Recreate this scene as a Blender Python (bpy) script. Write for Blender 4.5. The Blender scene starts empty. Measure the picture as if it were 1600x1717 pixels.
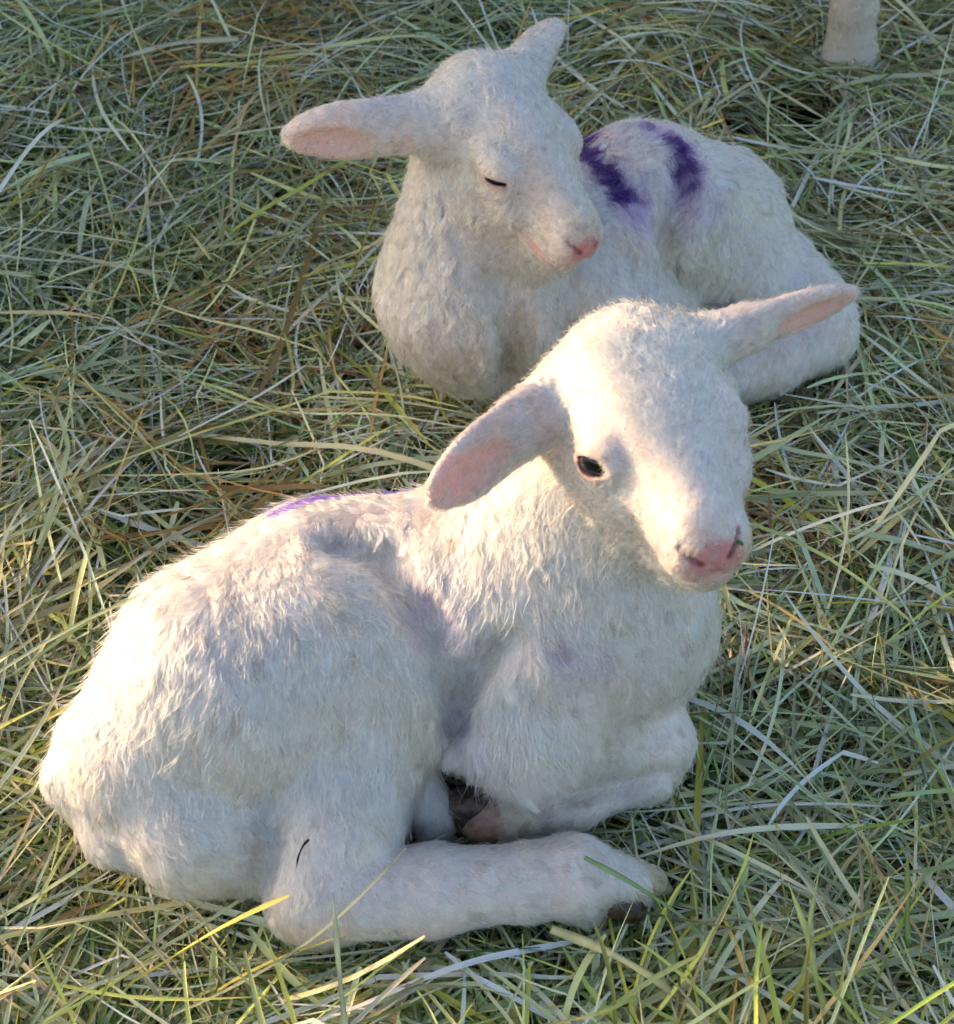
import bpy, math, os
import numpy as np
from mathutils import Vector, kdtree

QUICK = int(os.environ.get('LQ', '0'))      # 0 = final detail; 1 = clay check
rng = np.random.default_rng(7)
scn = bpy.context.scene

# ---------------------------------------------------------------- camera
TILT = math.radians(50); CH = 0.9; FPX = 2600.0
CAM = np.array([0, -CH / math.tan(TILT), CH])
RIGHT = np.array([1.0, 0, 0])
UP = np.array([0, math.sin(TILT), math.cos(TILT)])
FWD = np.array([0, math.cos(TILT), -math.sin(TILT)])
cd = bpy.data.cameras.new('camera')
cam = bpy.data.objects.new('camera', cd)
scn.collection.objects.link(cam)
cam.location = CAM
cam.rotation_euler = (math.radians(90) - TILT, 0, 0)
cd.sensor_fit = 'HORIZONTAL'; cd.sensor_width = 36; cd.lens = FPX / 1600 * 36
cd.clip_start = 0.02; cd.clip_end = 500
scn.camera = cam
cd.dof.use_dof = True; cd.dof.focus_distance = 1.02; cd.dof.aperture_fstop = 16.0

# ---------------------------------------------------------------- light
SUN_EL = 15.0
SUN_D = np.array([-0.921, 0.389]); SUN_D = SUN_D / np.linalg.norm(SUN_D)
sdir = np.array([SUN_D[0] * math.cos(math.radians(SUN_EL)), SUN_D[1] * math.cos(math.radians(SUN_EL)), math.sin(math.radians(SUN_EL))])
w = bpy.data.worlds.new('World'); scn.world = w; w.use_nodes = True
nt = w.node_tree
sky = nt.nodes.new('ShaderNodeTexSky'); sky.sky_type = 'NISHITA'; sky.sun_disc = False
sky.dust_density = 3.0; sky.ozone_density = 1.0; sky.sun_elevation = math.radians(SUN_EL); sky.sun_rotation = math.atan2(SUN_D[0], SUN_D[1])
bg = nt.nodes['Background']; bg.inputs[1].default_value = 0.15
nt.links.new(sky.outputs[0], bg.inputs[0])
sl = bpy.data.lights.new('sun', 'SUN'); sl.energy = 2.3; sl.angle = math.radians(0.6); sl.color = (0.84, 0.55, 0.32)
so = bpy.data.objects.new('sun', sl); scn.collection.objects.link(so)
so.rotation_euler = Vector(sdir).to_track_quat('Z', 'Y').to_euler()
so.location = sdir * 5
scn.view_settings.view_transform = 'Standard'; scn.view_settings.look = 'None'
scn.view_settings.exposure = 1.24; scn.view_settings.gamma = 1
scn.cycles.max_bounces = 10; scn.cycles.diffuse_bounces = 5; scn.cycles.glossy_bounces = 8
scn.cycles.transmission_bounces = 10; scn.cycles.use_adaptive_sampling = True
scn.cycles.adaptive_threshold = 0.05
scn.cycles.use_denoising = True

# ---------------------------------------------------------------- helpers
def P(px, py, z):
    d = FWD + RIGHT * ((px - 800) / FPX) + UP * ((858.5 - py) / FPX)
    return CAM + d * ((z - CAM[2]) / d[2])
def PD(px, py, depth):
    return CAM + (FWD + RIGHT * ((px - 800) / FPX) + UP * ((858.5 - py) / FPX)) * depth
def depth_of(p): return float((np.asarray(p) - CAM) @ FWD)
def proj(p):
    d = p - CAM; z = d @ FWD
    return np.stack([800 + FPX * (d @ RIGHT) / z, 858.5 - FPX * (d @ UP) / z], -1)

def vnoise(p, seed=0):
    """smooth value noise in 3D, -1..1"""
    p = np.asarray(p, float)
    i = np.floor(p).astype(np.int64); f = p - i; f = f * f * (3 - 2 * f)
    out = np.zeros(p.shape[0])
    for dx in (0, 1):
        for dy in (0, 1):
            for dz in (0, 1):
                h = (i[:, 0] + dx) * 374761393 + (i[:, 1] + dy) * 668265263 + (i[:, 2] + dz) * 2147483647 + seed * 1274126177
                h = (h ^ (h >> 13)) * 1274126177; h = (h ^ (h >> 16)) & 0xffff
                wgt = np.where(dx, f[:, 0], 1 - f[:, 0]) * np.where(dy, f[:, 1], 1 - f[:, 1]) * np.where(dz, f[:, 2], 1 - f[:, 2])
                out += wgt * (h / 32767.5 - 1)
    return out
def vnoise3(p, seed=0):
    return np.stack([vnoise(p, seed), vnoise(p, seed + 11), vnoise(p, seed + 23)], -1)
TOC = -FWD
def unit(v): return v / (np.linalg.norm(v, axis=-1, keepdims=True) + 1e-12)

def mesh_np(name, V, F, mats=(), smooth=True, col=None, parent=None):
    me = bpy.data.meshes.new(name)
    V = np.ascontiguousarray(V, np.float32); F = np.ascontiguousarray(F, np.int32)
    k = F.shape[1]
    me.vertices.add(len(V)); me.vertices.foreach_set('co', V.ravel())
    me.loops.add(F.size); me.loops.foreach_set('vertex_index', F.ravel())
    me.polygons.add(len(F)); me.polygons.foreach_set('loop_start', np.arange(0, F.size, k, dtype=np.int32))
    me.update(calc_edges=True)
    me.polygons.foreach_set('use_smooth', np.full(len(F), smooth))
    if col is not None:
        a = me.attributes.new('col', 'FLOAT_COLOR', 'POINT')
        a.data.foreach_set('color', np.concatenate([col, np.ones((len(col), 1))], 1).astype(np.float32).ravel())
    for m in mats: me.materials.append(m)
    o = bpy.data.objects.new(name, me); scn.collection.objects.link(o)
    if parent: o.parent = parent
    return o
def tag(o, label, cat, group=None, kind=None):
    if label: o['label'] = label
    if cat: o['category'] = cat
    if group: o['group'] = group
    if kind: o['kind'] = kind
    return o

# ---------------------------------------------------------------- materials
def mat(name):
    m = bpy.data.materials.new(name); m.use_nodes = True
    return m, m.node_tree, m.node_tree.nodes['Principled BSDF']
def attr_mat(name, rough=0.6, spec=0.25, transl=0.0, sss=0.0):
    m, t, b = mat(name)
    a = t.nodes.new('ShaderNodeAttribute'); a.attribute_name = 'col'
    t.links.new(a.outputs['Color'], b.inputs['Base Color'])
    b.inputs['Roughness'].default_value = rough
    b.inputs['Specular IOR Level'].default_value = spec
    if sss:
        b.inputs['Subsurface Weight'].default_value = sss
        b.inputs['Subsurface Radius'].default_value = (1, 0.4, 0.25)
        b.inputs['Subsurface Scale'].default_value = 0.012
    if transl:
        tr = t.nodes.new('ShaderNodeBsdfTranslucent'); mx = t.nodes.new('ShaderNodeMixShader')
        t.links.new(a.outputs['Color'], tr.inputs[0]); mx.inputs[0].default_value = transl
        t.links.new(b.outputs[0], mx.inputs[1]); t.links.new(tr.outputs[0], mx.inputs[2])
        t.links.new(mx.outputs[0], t.nodes['Material Output'].inputs[0])
    return m
def hair_mat(name):
    m, t, b = mat(name); t.nodes.remove(b)
    a = t.nodes.new('ShaderNodeAttribute'); a.attribute_name = 'col'
    h = t.nodes.new('ShaderNodeBsdfHairPrincipled'); h.model = 'CHIANG'; h.parametrization = 'COLOR'
    t.links.new(a.outputs['Color'], h.inputs['Color'])
    h.inputs['Roughness'].default_value = .55; h.inputs['Radial Roughness'].default_value = .85
    h.inputs['Coat'].default_value = 0; h.inputs['IOR'].default_value = 1.45
    t.links.new(h.outputs[0], t.nodes['Material Output'].inputs[0])
    return m
M_HAIR = hair_mat('lamb_fur')
M_SKIN = attr_mat('lamb_skin', 0.55, 0.3, 0, 0.25)
M_HAY = attr_mat('hay_blades', 0.55, 0.12, 0.15)
def soil_mat():
    m, t, b = mat('dark_soil')
    n = t.nodes.new('ShaderNodeTexNoise'); n.inputs['Scale'].default_value = 60; n.inputs['Detail'].default_value = 8
    r = t.nodes.new('ShaderNodeValToRGB'); r.color_ramp.elements[0].color = (0.006, 0.005, 0.006, 1); r.color_ramp.elements[1].color = (0.035, 0.027, 0.022, 1)
    bp = t.nodes.new('ShaderNodeBump'); bp.inputs['Strength'].default_value = 0.8; bp.inputs['Distance'].default_value = 0.01
    tc = t.nodes.new('ShaderNodeTexCoord'); t.links.new(tc.outputs['Object'], n.inputs[0])
    t.links.new(n.outputs[0], r.inputs[0]); t.links.new(r.outputs[0], b.inputs['Base Color'])
    t.links.new(n.outputs[0], bp.inputs['Height']); t.links.new(bp.outputs[0], b.inputs['Normal'])
    b.inputs['Roughness'].default_value = 0.95; b.inputs['Specular IOR Level'].default_value = 0.1
    return m
def plain_mat(name, c, rough=0.5, spec=0.5, coat=0, bump=0, scale=300, vary=None):
    m, t, b = mat(name)
    b.inputs['Base Color'].default_value = (*c, 1); b.inputs['Roughness'].default_value = rough
    b.inputs['Specular IOR Level'].default_value = spec; b.inputs['Coat Weight'].default_value = coat
    b.inputs['Coat Roughness'].default_value = 0.03
    if bump or vary:
        n = t.nodes.new('ShaderNodeTexNoise'); n.inputs['Scale'].default_value = scale; n.inputs['Detail'].default_value = 5
        tc = t.nodes.new('ShaderNodeTexCoord'); t.links.new(tc.outputs['Object'], n.inputs[0])
        if bump:
            bp = t.nodes.new('ShaderNodeBump'); bp.inputs['Strength'].default_value = bump; bp.inputs['Distance'].default_value = 0.001
            t.links.new(n.outputs[0], bp.inputs['Height']); t.links.new(bp.outputs[0], b.inputs['Normal'])
        if vary:
            r = t.nodes.new('ShaderNodeValToRGB'); r.color_ramp.elements[0].color = (*vary, 1); r.color_ramp.elements[1].color = (*c, 1)
            r.color_ramp.elements[0].position = 0.35; r.color_ramp.elements[1].position = 0.6
            t.links.new(n.outputs[0], r.inputs[0]); t.links.new(r.outputs[0], b.inputs['Base Color'])
    return m
M_SOIL = soil_mat()
M_EYE = attr_mat('dark_eye', 0.12, 0.4)
M_HOOF_PALE = plain_mat('pale_hoof', (0.55, 0.47, 0.30), 0.45, 0.5, 0.1, 0.5, 160, (0.32, 0.26, 0.16))
M_HOOF_DARK = plain_mat('dark_hoof', (0.13, 0.075, 0.05), 0.4, 0.5, 0.1, 0.5, 160, (0.02, 0.012, 0.01))
M_HOOF_PINK = plain_mat('pink_hoof', (0.50, 0.30, 0.20), 0.35, 0.5, 0.2, 0.5, 120, (0.28, 0.13, 0.09))

# ---------------------------------------------------------------- signed distance fields
def cone(a, b, ra, rb):
    a = np.asarray(a, float); b = np.asarray(b, float)
    def f(p):
        ba = b - a; t = np.clip(((p - a) @ ba) / (ba @ ba), 0, 1)
        return np.linalg.norm(p - a - t[:, None] * ba, axis=1) - (ra + (rb - ra) * t)
    r = max(ra, rb)
    return f, np.minimum(a, b) - r, np.maximum(a, b) + r
def ell(c, r, R=None):
    c = np.asarray(c, float); r = np.asarray(r, float)
    R = np.eye(3) if R is None else np.asarray(R, float)
    def f(p):
        q = (p - c) @ R
        k0 = np.linalg.norm(q / r, axis=1); k1 = np.linalg.norm(q / (r * r), axis=1) + 1e-9
        return k0 * (k0 - 1) / k1
    e = np.abs(R) @ r
    return f, c - e, c + e
def frame(x, z):
    x = unit(np.asarray(x, float)); z = np.asarray(z, float); z = unit(z - x * (z @ x)); y = np.cross(z, x)
    return np.stack([x, y, z], 1)
def xf(prim, loc, R, s):
    """move a primitive built in head coordinates into the world"""
    f, lo, hi = prim; M = R * s; sm = float(np.mean(s))
    def g(p): return f(((p - loc) @ R) / s) * sm
    cs = np.array([[a, b, c] for a in (lo[0], hi[0]) for b in (lo[1], hi[1]) for c in (lo[2], hi[2])]) @ M.T + loc
    return g, cs.min(0), cs.max(0)

class Field:
    def __init__(self, lo, hi, h, fine=None, hf=None):
        ax = []
        for i in range(3):
            v = [lo[i]]
            while v[-1] < hi[i]:
                st = h
                if fine is not None and fine[0][i] - h < v[-1] < fine[1][i]: st = hf
                v.append(v[-1] + st)
            ax.append(np.array(v))
        self.ax = ax
        self.S = np.full([len(a) for a in ax], 0.05, np.float32)
    def _blk(self, lo, hi, m):
        sl = []
        for i in range(3):
            a = np.searchsorted(self.ax[i], lo[i] - m); b = np.searchsorted(self.ax[i], hi[i] + m)
            sl.append(slice(int(a), int(b)))
        X, Y, Z = np.meshgrid(*[self.ax[i][sl[i]] for i in range(3)], indexing='ij')
        return tuple(sl), np.stack([X.ravel(), Y.ravel(), Z.ravel()], -1), X.shape
    def add(self, prim, k=0.02, m=None):
        f, lo, hi = prim
        sl, p, sh = self._blk(lo, hi, (k + 0.006) if m is None else m)
        if not p.size: return
        d = f(p).reshape(sh).astype(np.float32); a = self.S[sl]
        h = np.maximum(k - np.abs(a - d), 0) / k
        self.S[sl] = np.minimum(a, d) - h * h * k / 4
    def sub(self, prim, k=0.004):
        f, lo, hi = prim
        sl, p, sh = self._blk(lo, hi, k + 0.004)
        if not p.size: return
        d = -f(p).reshape(sh).astype(np.float32); a = self.S[sl]
        h = np.maximum(k - np.abs(a - d), 0) / k
        self.S[sl] = np.maximum(a, d) + h * h * k / 4
    def sample(self, p):
        """trilinear value, 0.05 outside the grid"""
        idx = []; fr = []; ok = np.ones(len(p), bool)
        for i in range(3):
            a = self.ax[i]; j = np.searchsorted(a, p[:, i]) - 1
            ok &= (j >= 0) & (j < len(a) - 1); j = np.clip(j, 0, len(a) - 2)
            idx.append(j); fr.append((p[:, i] - a[j]) / (a[j + 1] - a[j]))
        v = np.zeros(len(p))
        for dx in (0, 1):
            for dy in (0, 1):
                for dz in (0, 1):
                    wg = (fr[0] if dx else 1 - fr[0]) * (fr[1] if dy else 1 - fr[1]) * (fr[2] if dz else 1 - fr[2])
                    v += wg * self.S[idx[0] + dx, idx[1] + dy, idx[2] + dz]
        return np.where(ok, v, 0.05)
    def surface(self):
        """surface nets"""
        S = self.S; s = S < 0
        c = np.zeros(tuple(n - 1 for n in S.shape), np.int8)
        for dx in (0, 1):
            for dy in (0, 1):
                for dz in (0, 1):
                    c += s[dx:S.shape[0] - 1 + dx, dy:S.shape[1] - 1 + dy, dz:S.shape[2] - 1 + dz]
        act = (c > 0) & (c < 8); I = np.argwhere(act)
        vid = np.full(act.shape, -1, np.int32); vid[act] = np.arange(len(I))
        acc = np.zeros((len(I), 3)); cnt = np.zeros(len(I))
        for axis in range(3):
            o = [a for a in range(3) if a != axis]
            for u in (0, 1):
                for v in (0, 1):
                    A = I.copy(); A[:, o[0]] += u; A[:, o[1]] += v; B = A.copy(); B[:, axis] += 1
                    sa = S[A[:, 0], A[:, 1], A[:, 2]]; sb = S[B[:, 0], B[:, 1], B[:, 2]]
                    hit = (sa < 0) != (sb < 0); t = np.where(hit, sa / (sa - sb + 1e-12), 0)
                    pa = np.stack([self.ax[i][A[:, i]] for i in range(3)], -1); pb = np.stack([self.ax[i][B[:, i]] for i in range(3)], -1)
                    acc += np.where(hit[:, None], pa + (pb - pa) * t[:, None], 0); cnt += hit
        V = acc / cnt[:, None]
        Fs = []
        for axis in range(3):
            o = [(axis + 1) % 3, (axis + 2) % 3]
            a = np.take(s, range(0, S.shape[axis] - 1), axis); b = np.take(s, range(1, S.shape[axis]), axis)
            E = np.argwhere(a != b)
            E = E[(E[:, o[0]] > 0) & (E[:, o[1]] > 0) & (E[:, o[0]] < S.shape[o[0]] - 1) & (E[:, o[1]] < S.shape[o[1]] - 1)]
            ins = a[E[:, 0], E[:, 1], E[:, 2]]
            q = []
            for u, v in ((0, 0), (-1, 0), (-1, -1), (0, -1)):
                C = E.copy(); C[:, o[0]] += u; C[:, o[1]] += v; q.append(vid[C[:, 0], C[:, 1], C[:, 2]])
            q = np.stack(q, -1); q[~ins] = q[~ins][:, ::-1]; Fs.append(q)
        return V, np.concatenate(Fs)

# ---------------------------------------------------------------- the head, in its own coordinates (x to the nose, z up)
EYE_C = np.array([.0145, .0318, .0045])      # eyeball centre (mirrored in y)
EYE_R = .0122
def eye_c(sgn): return EYE_C * (1, sgn, 1) + (0 if sgn < 0 else np.array([-.0045, -.0038, 0]))
_t = math.radians(-14)
EYE_RT = np.array([[math.cos(_t), 0, math.sin(_t)], [0, 1, 0], [-math.sin(_t), 0, math.cos(_t)]])
def lid_ring(sgn, a, b, n=22, fwd=.50):
    """points of the eyelid margin on the eyeball"""
    c = eye_c(sgn); nrm = unit(np.array([.66 if sgn < 0 else -.30, sgn * .72, .34])); R = frame(EYE_RT[:, 0], nrm)
    R = np.stack([R[:, 0], R[:, 1], nrm], 1); R[:, 0] = unit(R[:, 0] - nrm * (R[:, 0] @ nrm))
    out = []
    for k in range(n):
        t = 2 * math.pi * k / n; u, v = a * math.cos(t), b * math.sin(t) * (1 - .25 * abs(math.cos(t)))
        h = math.sqrt(max(EYE_R ** 2 - u * u - v * v, 0)); out.append(c + R[:, 0] * u + R[:, 1] * v + nrm * (h + .0003))
    return np.array(out), R
LID_OPEN = (.0108, .0055); LID_SHUT = (.0102, .0018)
def head_prims(eye_open):
    a = []
    E = lambda c, r, k=.02, R=None: a.append((ell(c, r, R), k))
    Cn = lambda p, q, r1, r2, k=.02: a.append((cone(p, q, r1, r2), k))
    E((-.040, 0, -.001), (.047, .043, .040))                 # cranium
    E((-.004, 0, .003), (.042, .037, .031))                  # forehead
    Cn((.000, 0, -.014), (.064, 0, -.021), .0350, .0245, .02)  # muzzle mass
    Cn((.000, 0, .009), (.066, 0, -.005), .021, .0150, .012)  # nasal bridge
    for s in (-1, 1):
        E((-.026, s * .022, -.042), (.038, .019, .034))      # cheek
        E((.008, s * .033, .010), (.020, .008, .008), .014)  # brow
        E((.008, s * .029, -.020), (.030, .013, .020), .016) # under-eye
        E((.074, s * .0095, -.018), (.012, .0115, .012), .008) # nostril wing / upper lip
    Cn((-.02, 0, -.066), (.046, 0, -.048), .027, .0200, .018) # lower jaw
    E((.064, 0, -.044), (.013, .0140, .010), .008)           # chin
    E((.079, 0, -.013), (.008, .0115, .009), .006)           # nose pad
    return a

def on_coat(fld, px, py, off):
    T = np.linspace(.6, 1.7, 1500); ray = (PD(px, py, 1.0) - CAM)[None] * T[:, None] + CAM; v = fld.sample(ray)
    return ray[np.argmax(v < 0)] + TOC * off
def snap(fld, cfg, pts):
    """slide head points onto the surface"""
    loc, R, s = cfg['head']; p = (np.asarray(pts) * s) @ R.T + loc
    for _ in range(8):
        v = fld.sample(p); e = .0012
        g = np.stack([fld.sample(p + np.eye(3)[i] * e) - fld.sample(p - np.eye(3)[i] * e) for i in range(3)], -1) / (2 * e)
        p = p - g * np.clip(v, -.004, .004)[:, None] / np.maximum((g ** 2).sum(1), .3)[:, None]
    return ((p - loc) @ R) / s

def build_field(cfg):
    fld = Field(cfg['lo'], cfg['hi'], cfg['h'], cfg['fine'], cfg['hf'])
    for item in cfg['body']:
        fld.add(item[0], item[1] if len(item) > 1 else .02)
    fld.S += cfg.get('inset', .0035)                         # the fleece adds this much back
    for pr, k in cfg.get('cuts', []): fld.sub(pr, k)
    for pts, r_, dep, k in cfg.get('grooves', []):           # folds pressed into the coat where limbs meet the trunk
        T = np.linspace(.6, 1.7, 900); sp = []
        for px, py in pts:
            ray = np.array([PD(px, py, 1.0) - CAM]) * T[:, None] + CAM; v = fld.sample(ray); j = np.argmax(v < 0)
            sp.append(ray[j] if (v < 0).any() else None)
        sp = [q + TOC * (r_ - dep) for q in sp if q is not None]
        for a, b in zip(sp, sp[1:]): fld.sub(cone(a, b, r_, r_), k)
    loc, R, s = cfg['head']
    hp = head_prims(cfg['eye_open'])
    hf = Field(cfg['lo'], cfg['hi'], cfg['h'], cfg['fine'], cfg['hf'])
    for pr, k in hp: hf.add(xf(pr, loc, R, s), k, .03)
    kk = .022; d = hf.S + .0015; a = fld.S
    h = np.maximum(kk - np.abs(a - d), 0) / kk; fld.S = np.minimum(a, d) - h * h * kk / 4
    for e in cfg['ears']:
        B, T, o = np.asarray(e['base']), np.asarray(e['tip']), e['open']
        x = T - B; L = np.linalg.norm(x); Rr = frame(x, o); n = Rr[:, 2]; xd = Rr[:, 0]
        W, th = e['w'], e['t']
        fld.add(cone(B - xd * .012, B + xd * L * .30, e['rb'], W * .72), .012)
        fld.add(ell(B + xd * L * .52, (L * .50, W, th), Rr), .010)
        e['_o'] = (B, T, Rr, L)
        sc = B + xd * L * .72 + n * (th * e.get('sn', 1.0)) + Rr[:, 1] * e.get('side', 0)
        e['_scoop'] = ell(sc, (L * .26, W * .55, th * .85), Rr)
        fld.sub(e['_scoop'], .005)
    hx = lambda v: (np.asarray(v) * s) @ R.T + loc
    # eye sockets, nostrils, mouth
    for sgn in (-1, 1):
        eo = cfg['eye_open']; la, lb = LID_OPEN if eo else LID_SHUT
        ring, RE = lid_ring(sgn, la + .0006, lb + .0006)
        cw = eye_c(sgn)
        fld.add(xf(ell(cw, (EYE_R + .0008,) * 3), loc, R, s), .008)
        for p, q in zip(ring, np.roll(ring, -1, 0)): fld.add(xf(cone(p, q, .0009, .0009), loc, R, s), .003)
        out = RE[:, 2]
        fld.sub(xf(ell(cw + out * EYE_R * .9, (la, lb, .012), np.stack([RE[:, 0], RE[:, 1], out], 1)), loc, R, s), .0008)
        nos = snap(fld, cfg, [(.0872, sgn * .0072, -.0165), (.0860, sgn * .0100, -.0140), (.0835, sgn * .0122, -.0105), (.0790, sgn * .0138, -.0085)])
        mou = snap(fld, cfg, [(.090, 0, -.0315), (.084, sgn * .011, -.0345), (.071, sgn * .0215, -.0345), (.060, sgn * .026, -.0315), (.048, sgn * .029, -.0270)])
        cfg['nos%d' % sgn] = nos; cfg['mou%d' % sgn] = mou
        for p, q in zip(nos, nos[1:]): fld.sub(xf(cone(p, q, .0010, .0015), loc, R, s), .002)
        for p, q in zip(mou, mou[1:]): fld.sub(xf(cone(p, q, .0015, .0013), loc, R, s), .003)
    fld.sub(xf(cone((.0905, 0, -.031), (.0905, 0, -.017), .0008, .0008), loc, R, s), .002)
    cfg['tints'] = [(on_coat(fld, g[0][0], g[0][1], 0), *g[1:]) for g in cfg.get('tints', [])]
    return fld, hx

WHITE = np.array([.800, .688, .655])
PINK = np.array([.97, .25, .19])  # ear skin pink, saturated further to imitate sunlight glowing through
def color_lamb(cfg, V, hx):
    """pigment: white fleece, pink skin at nose, lips, eyelids and inside the ears, purple stock marker"""
    loc, R, s = cfg['head']
    q = ((V - loc) @ R) / s
    C = np.tile(WHITE, (len(V), 1)); L = np.ones(len(V))        # L scales the fur length (0 = bare)
    def mix(m, c, l=None):
        nonlocal C, L
        m = np.clip(m, 0, 1)[:, None]; C = C * (1 - m) + np.asarray(c) * m
        if l is not None: L = L * (1 - m[:, 0]) + l * m[:, 0]
    n1 = vnoise(V * 60, 3)
    mix(np.clip(.22 + .35 * n1, 0, .5), (.74, .62, .53))
    for g in cfg.get('tints', []):
        c3 = g[0]
        mix(np.exp(-(np.linalg.norm(V - c3, axis=1) / g[1]) ** 2) * g[3] * (1 + .5 * n1), g[2])
    # muzzle
    d = np.linalg.norm((q - np.array([.088, 0, -.020])) / np.array([.026, .024, .022]), axis=1)
    mix(np.clip((1.0 - d) * 1.5, 0, .7), (.60, .36, .33))
    d = np.linalg.norm((q - np.array([.0905, 0, -.0155])) / np.array([.010, .0155, .0088]), axis=1) + .12 * vnoise(q * 420, 8)
    mix(np.clip((1.22 - d) * 2.6, 0, 1), (.64, .27, .26), 0.0)
    d = np.linalg.norm((q - np.array([.0905, 0, -.026])) / np.array([.006, .0035, .008]), axis=1)
    mix(np.clip((1.2 - d) * 5, 0, 1), (.56, .22, .22), 0.0)
    dmz = np.linalg.norm((q - np.array([.080, 0, -.022])) / np.array([.030, .030, .026]), axis=1)
    mix(np.clip((vnoise(q * 620, 31) - .50) * 4, 0, 1) * np.clip((1.1 - dmz) * 3, 0, 1), (.44, .37, .40), .85)
    for sgn in (-1, 1):
        pts = cfg['mou%d' % sgn]
        dm = np.full(len(V), 1.)
        for p, r_ in zip(pts, pts[1:]): dm = np.minimum(dm, cone(p, r_, 0, 0)[0](q))
        fade = np.clip((q[:, 0] - .042) / .010, 0, 1)
        mix(np.clip((.0066 - dm) / .0028, 0, 1) * fade, (.70, .44, .41), 0.0)
        mix(np.clip((.0017 - dm) / .0010, 0, 1) * fade, (.40, .15, .14), 0.0)
        pts = cfg['nos%d' % sgn]
        dn = np.full(len(V), 1.)
        for p, r_ in zip(pts, pts[1:]): dn = np.minimum(dn, cone(p, r_, 0, 0)[0](q))
        mix(np.clip((.0024 - dn) / .0012, 0, 1), (.22, .06, .06), 0.0)
        la, lb = LID_OPEN if cfg['eye_open'] else LID_SHUT
        ring, RE = lid_ring(sgn, la + .0004, lb + .0004)
        dr = np.min(np.linalg.norm(q[:, None] - ring[None], axis=2), 1) if False else None
        dq = np.full(len(V), 1.); nearby = np.linalg.norm(q - eye_c(sgn), axis=1) < .02
        for p, r_ in zip(ring, np.roll(ring, -1, 0)): dq[nearby] = np.minimum(dq[nearby], cone(p, r_, 0, 0)[0](q[nearby]))
        mix(np.clip((.0042 - dq) / .0016, 0, 1) * .8, (.60, .38, .34), .25)
        mix(np.clip((.0021 - dq) / .0008, 0, 1), (.20, .10, .10), 0.0)
    for e in cfg['ears']:
        sd = e['_scoop'][0](V); B, T, Rr, Le = e['_o']
        side = np.clip(((V - B) @ Rr[:, 2]) / .004 + 1.0, 0, 1)
        mix(np.clip((.0060 + .002 * vnoise(V * 160, 12) - sd) / .010, 0, 1) * side, e.get('col', PINK), e.get('bare', .05))
        u = ((V - B) @ Rr[:, 0]) / Le; near = np.linalg.norm((V - B) - np.outer(((V - B) @ Rr[:, 0]), Rr[:, 0]), axis=1) < .03
        mix(np.where(near & (u > .15) & (u < 1.1), .5, 0), (.82, .60, .54))
    return C, L

def hx_inv(cfg, V):
    """True on the head and the ears"""
    loc, R, s = cfg['head']; q = ((V - loc) @ R) / s
    m = np.linalg.norm(q / np.array([.105, .062, .075]), axis=1) < 1
    for e in cfg['ears']:
        B, T, Rr, Le = e['_o']; a = (V - B) @ Rr
        m |= (a[:, 0] > 0) & (a[:, 0] < Le * 1.2) & (np.hypot(a[:, 1], a[:, 2]) < .03)
    return m

def front_point(px, py, V, N, PV, ok=None):
    """nearest mesh vertex that projects to this place of the animal's visible side"""
    d2 = (PV[:, 0] - px) ** 2 + (PV[:, 1] - py) ** 2
    if ok is not None: d2 = np.where(ok, d2, 1e9)
    j = np.where(d2 < 12 ** 2)[0]
    j = j[(N[j] @ -FWD) > 0.05] if len(j) else j
    if len(j) == 0:
        f = ((N @ -FWD) > 0.05) & (d2 < 1e8); jj = np.where(f)[0]; return jj[np.argmin(d2[jj])]
    dep = (V[j] - CAM) @ FWD
    return j[np.argmin(dep)]

def make_curves(name, pts, rad, col, material, parent):
    n, k, _ = pts.shape
    hc = bpy.data.hair_curves.new(name)
    hc.add_curves([k] * n)
    hc.attributes['position'].data.foreach_set('vector', np.ascontiguousarray(pts, np.float32).ravel())
    ra = hc.attributes.get('radius') or hc.attributes.new('radius', 'FLOAT', 'POINT')
    ra.data.foreach_set('value', np.ascontiguousarray(rad, np.float32).ravel())
    ca = hc.attributes.new('col', 'FLOAT_COLOR', 'CURVE')
    ca.data.foreach_set('color', np.concatenate([col, np.ones((n, 1))], 1).astype(np.float32).ravel())
    hc.materials.append(material)
    o = bpy.data.objects.new(name, hc); scn.collection.objects.link(o); o.parent = parent
    return o

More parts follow.
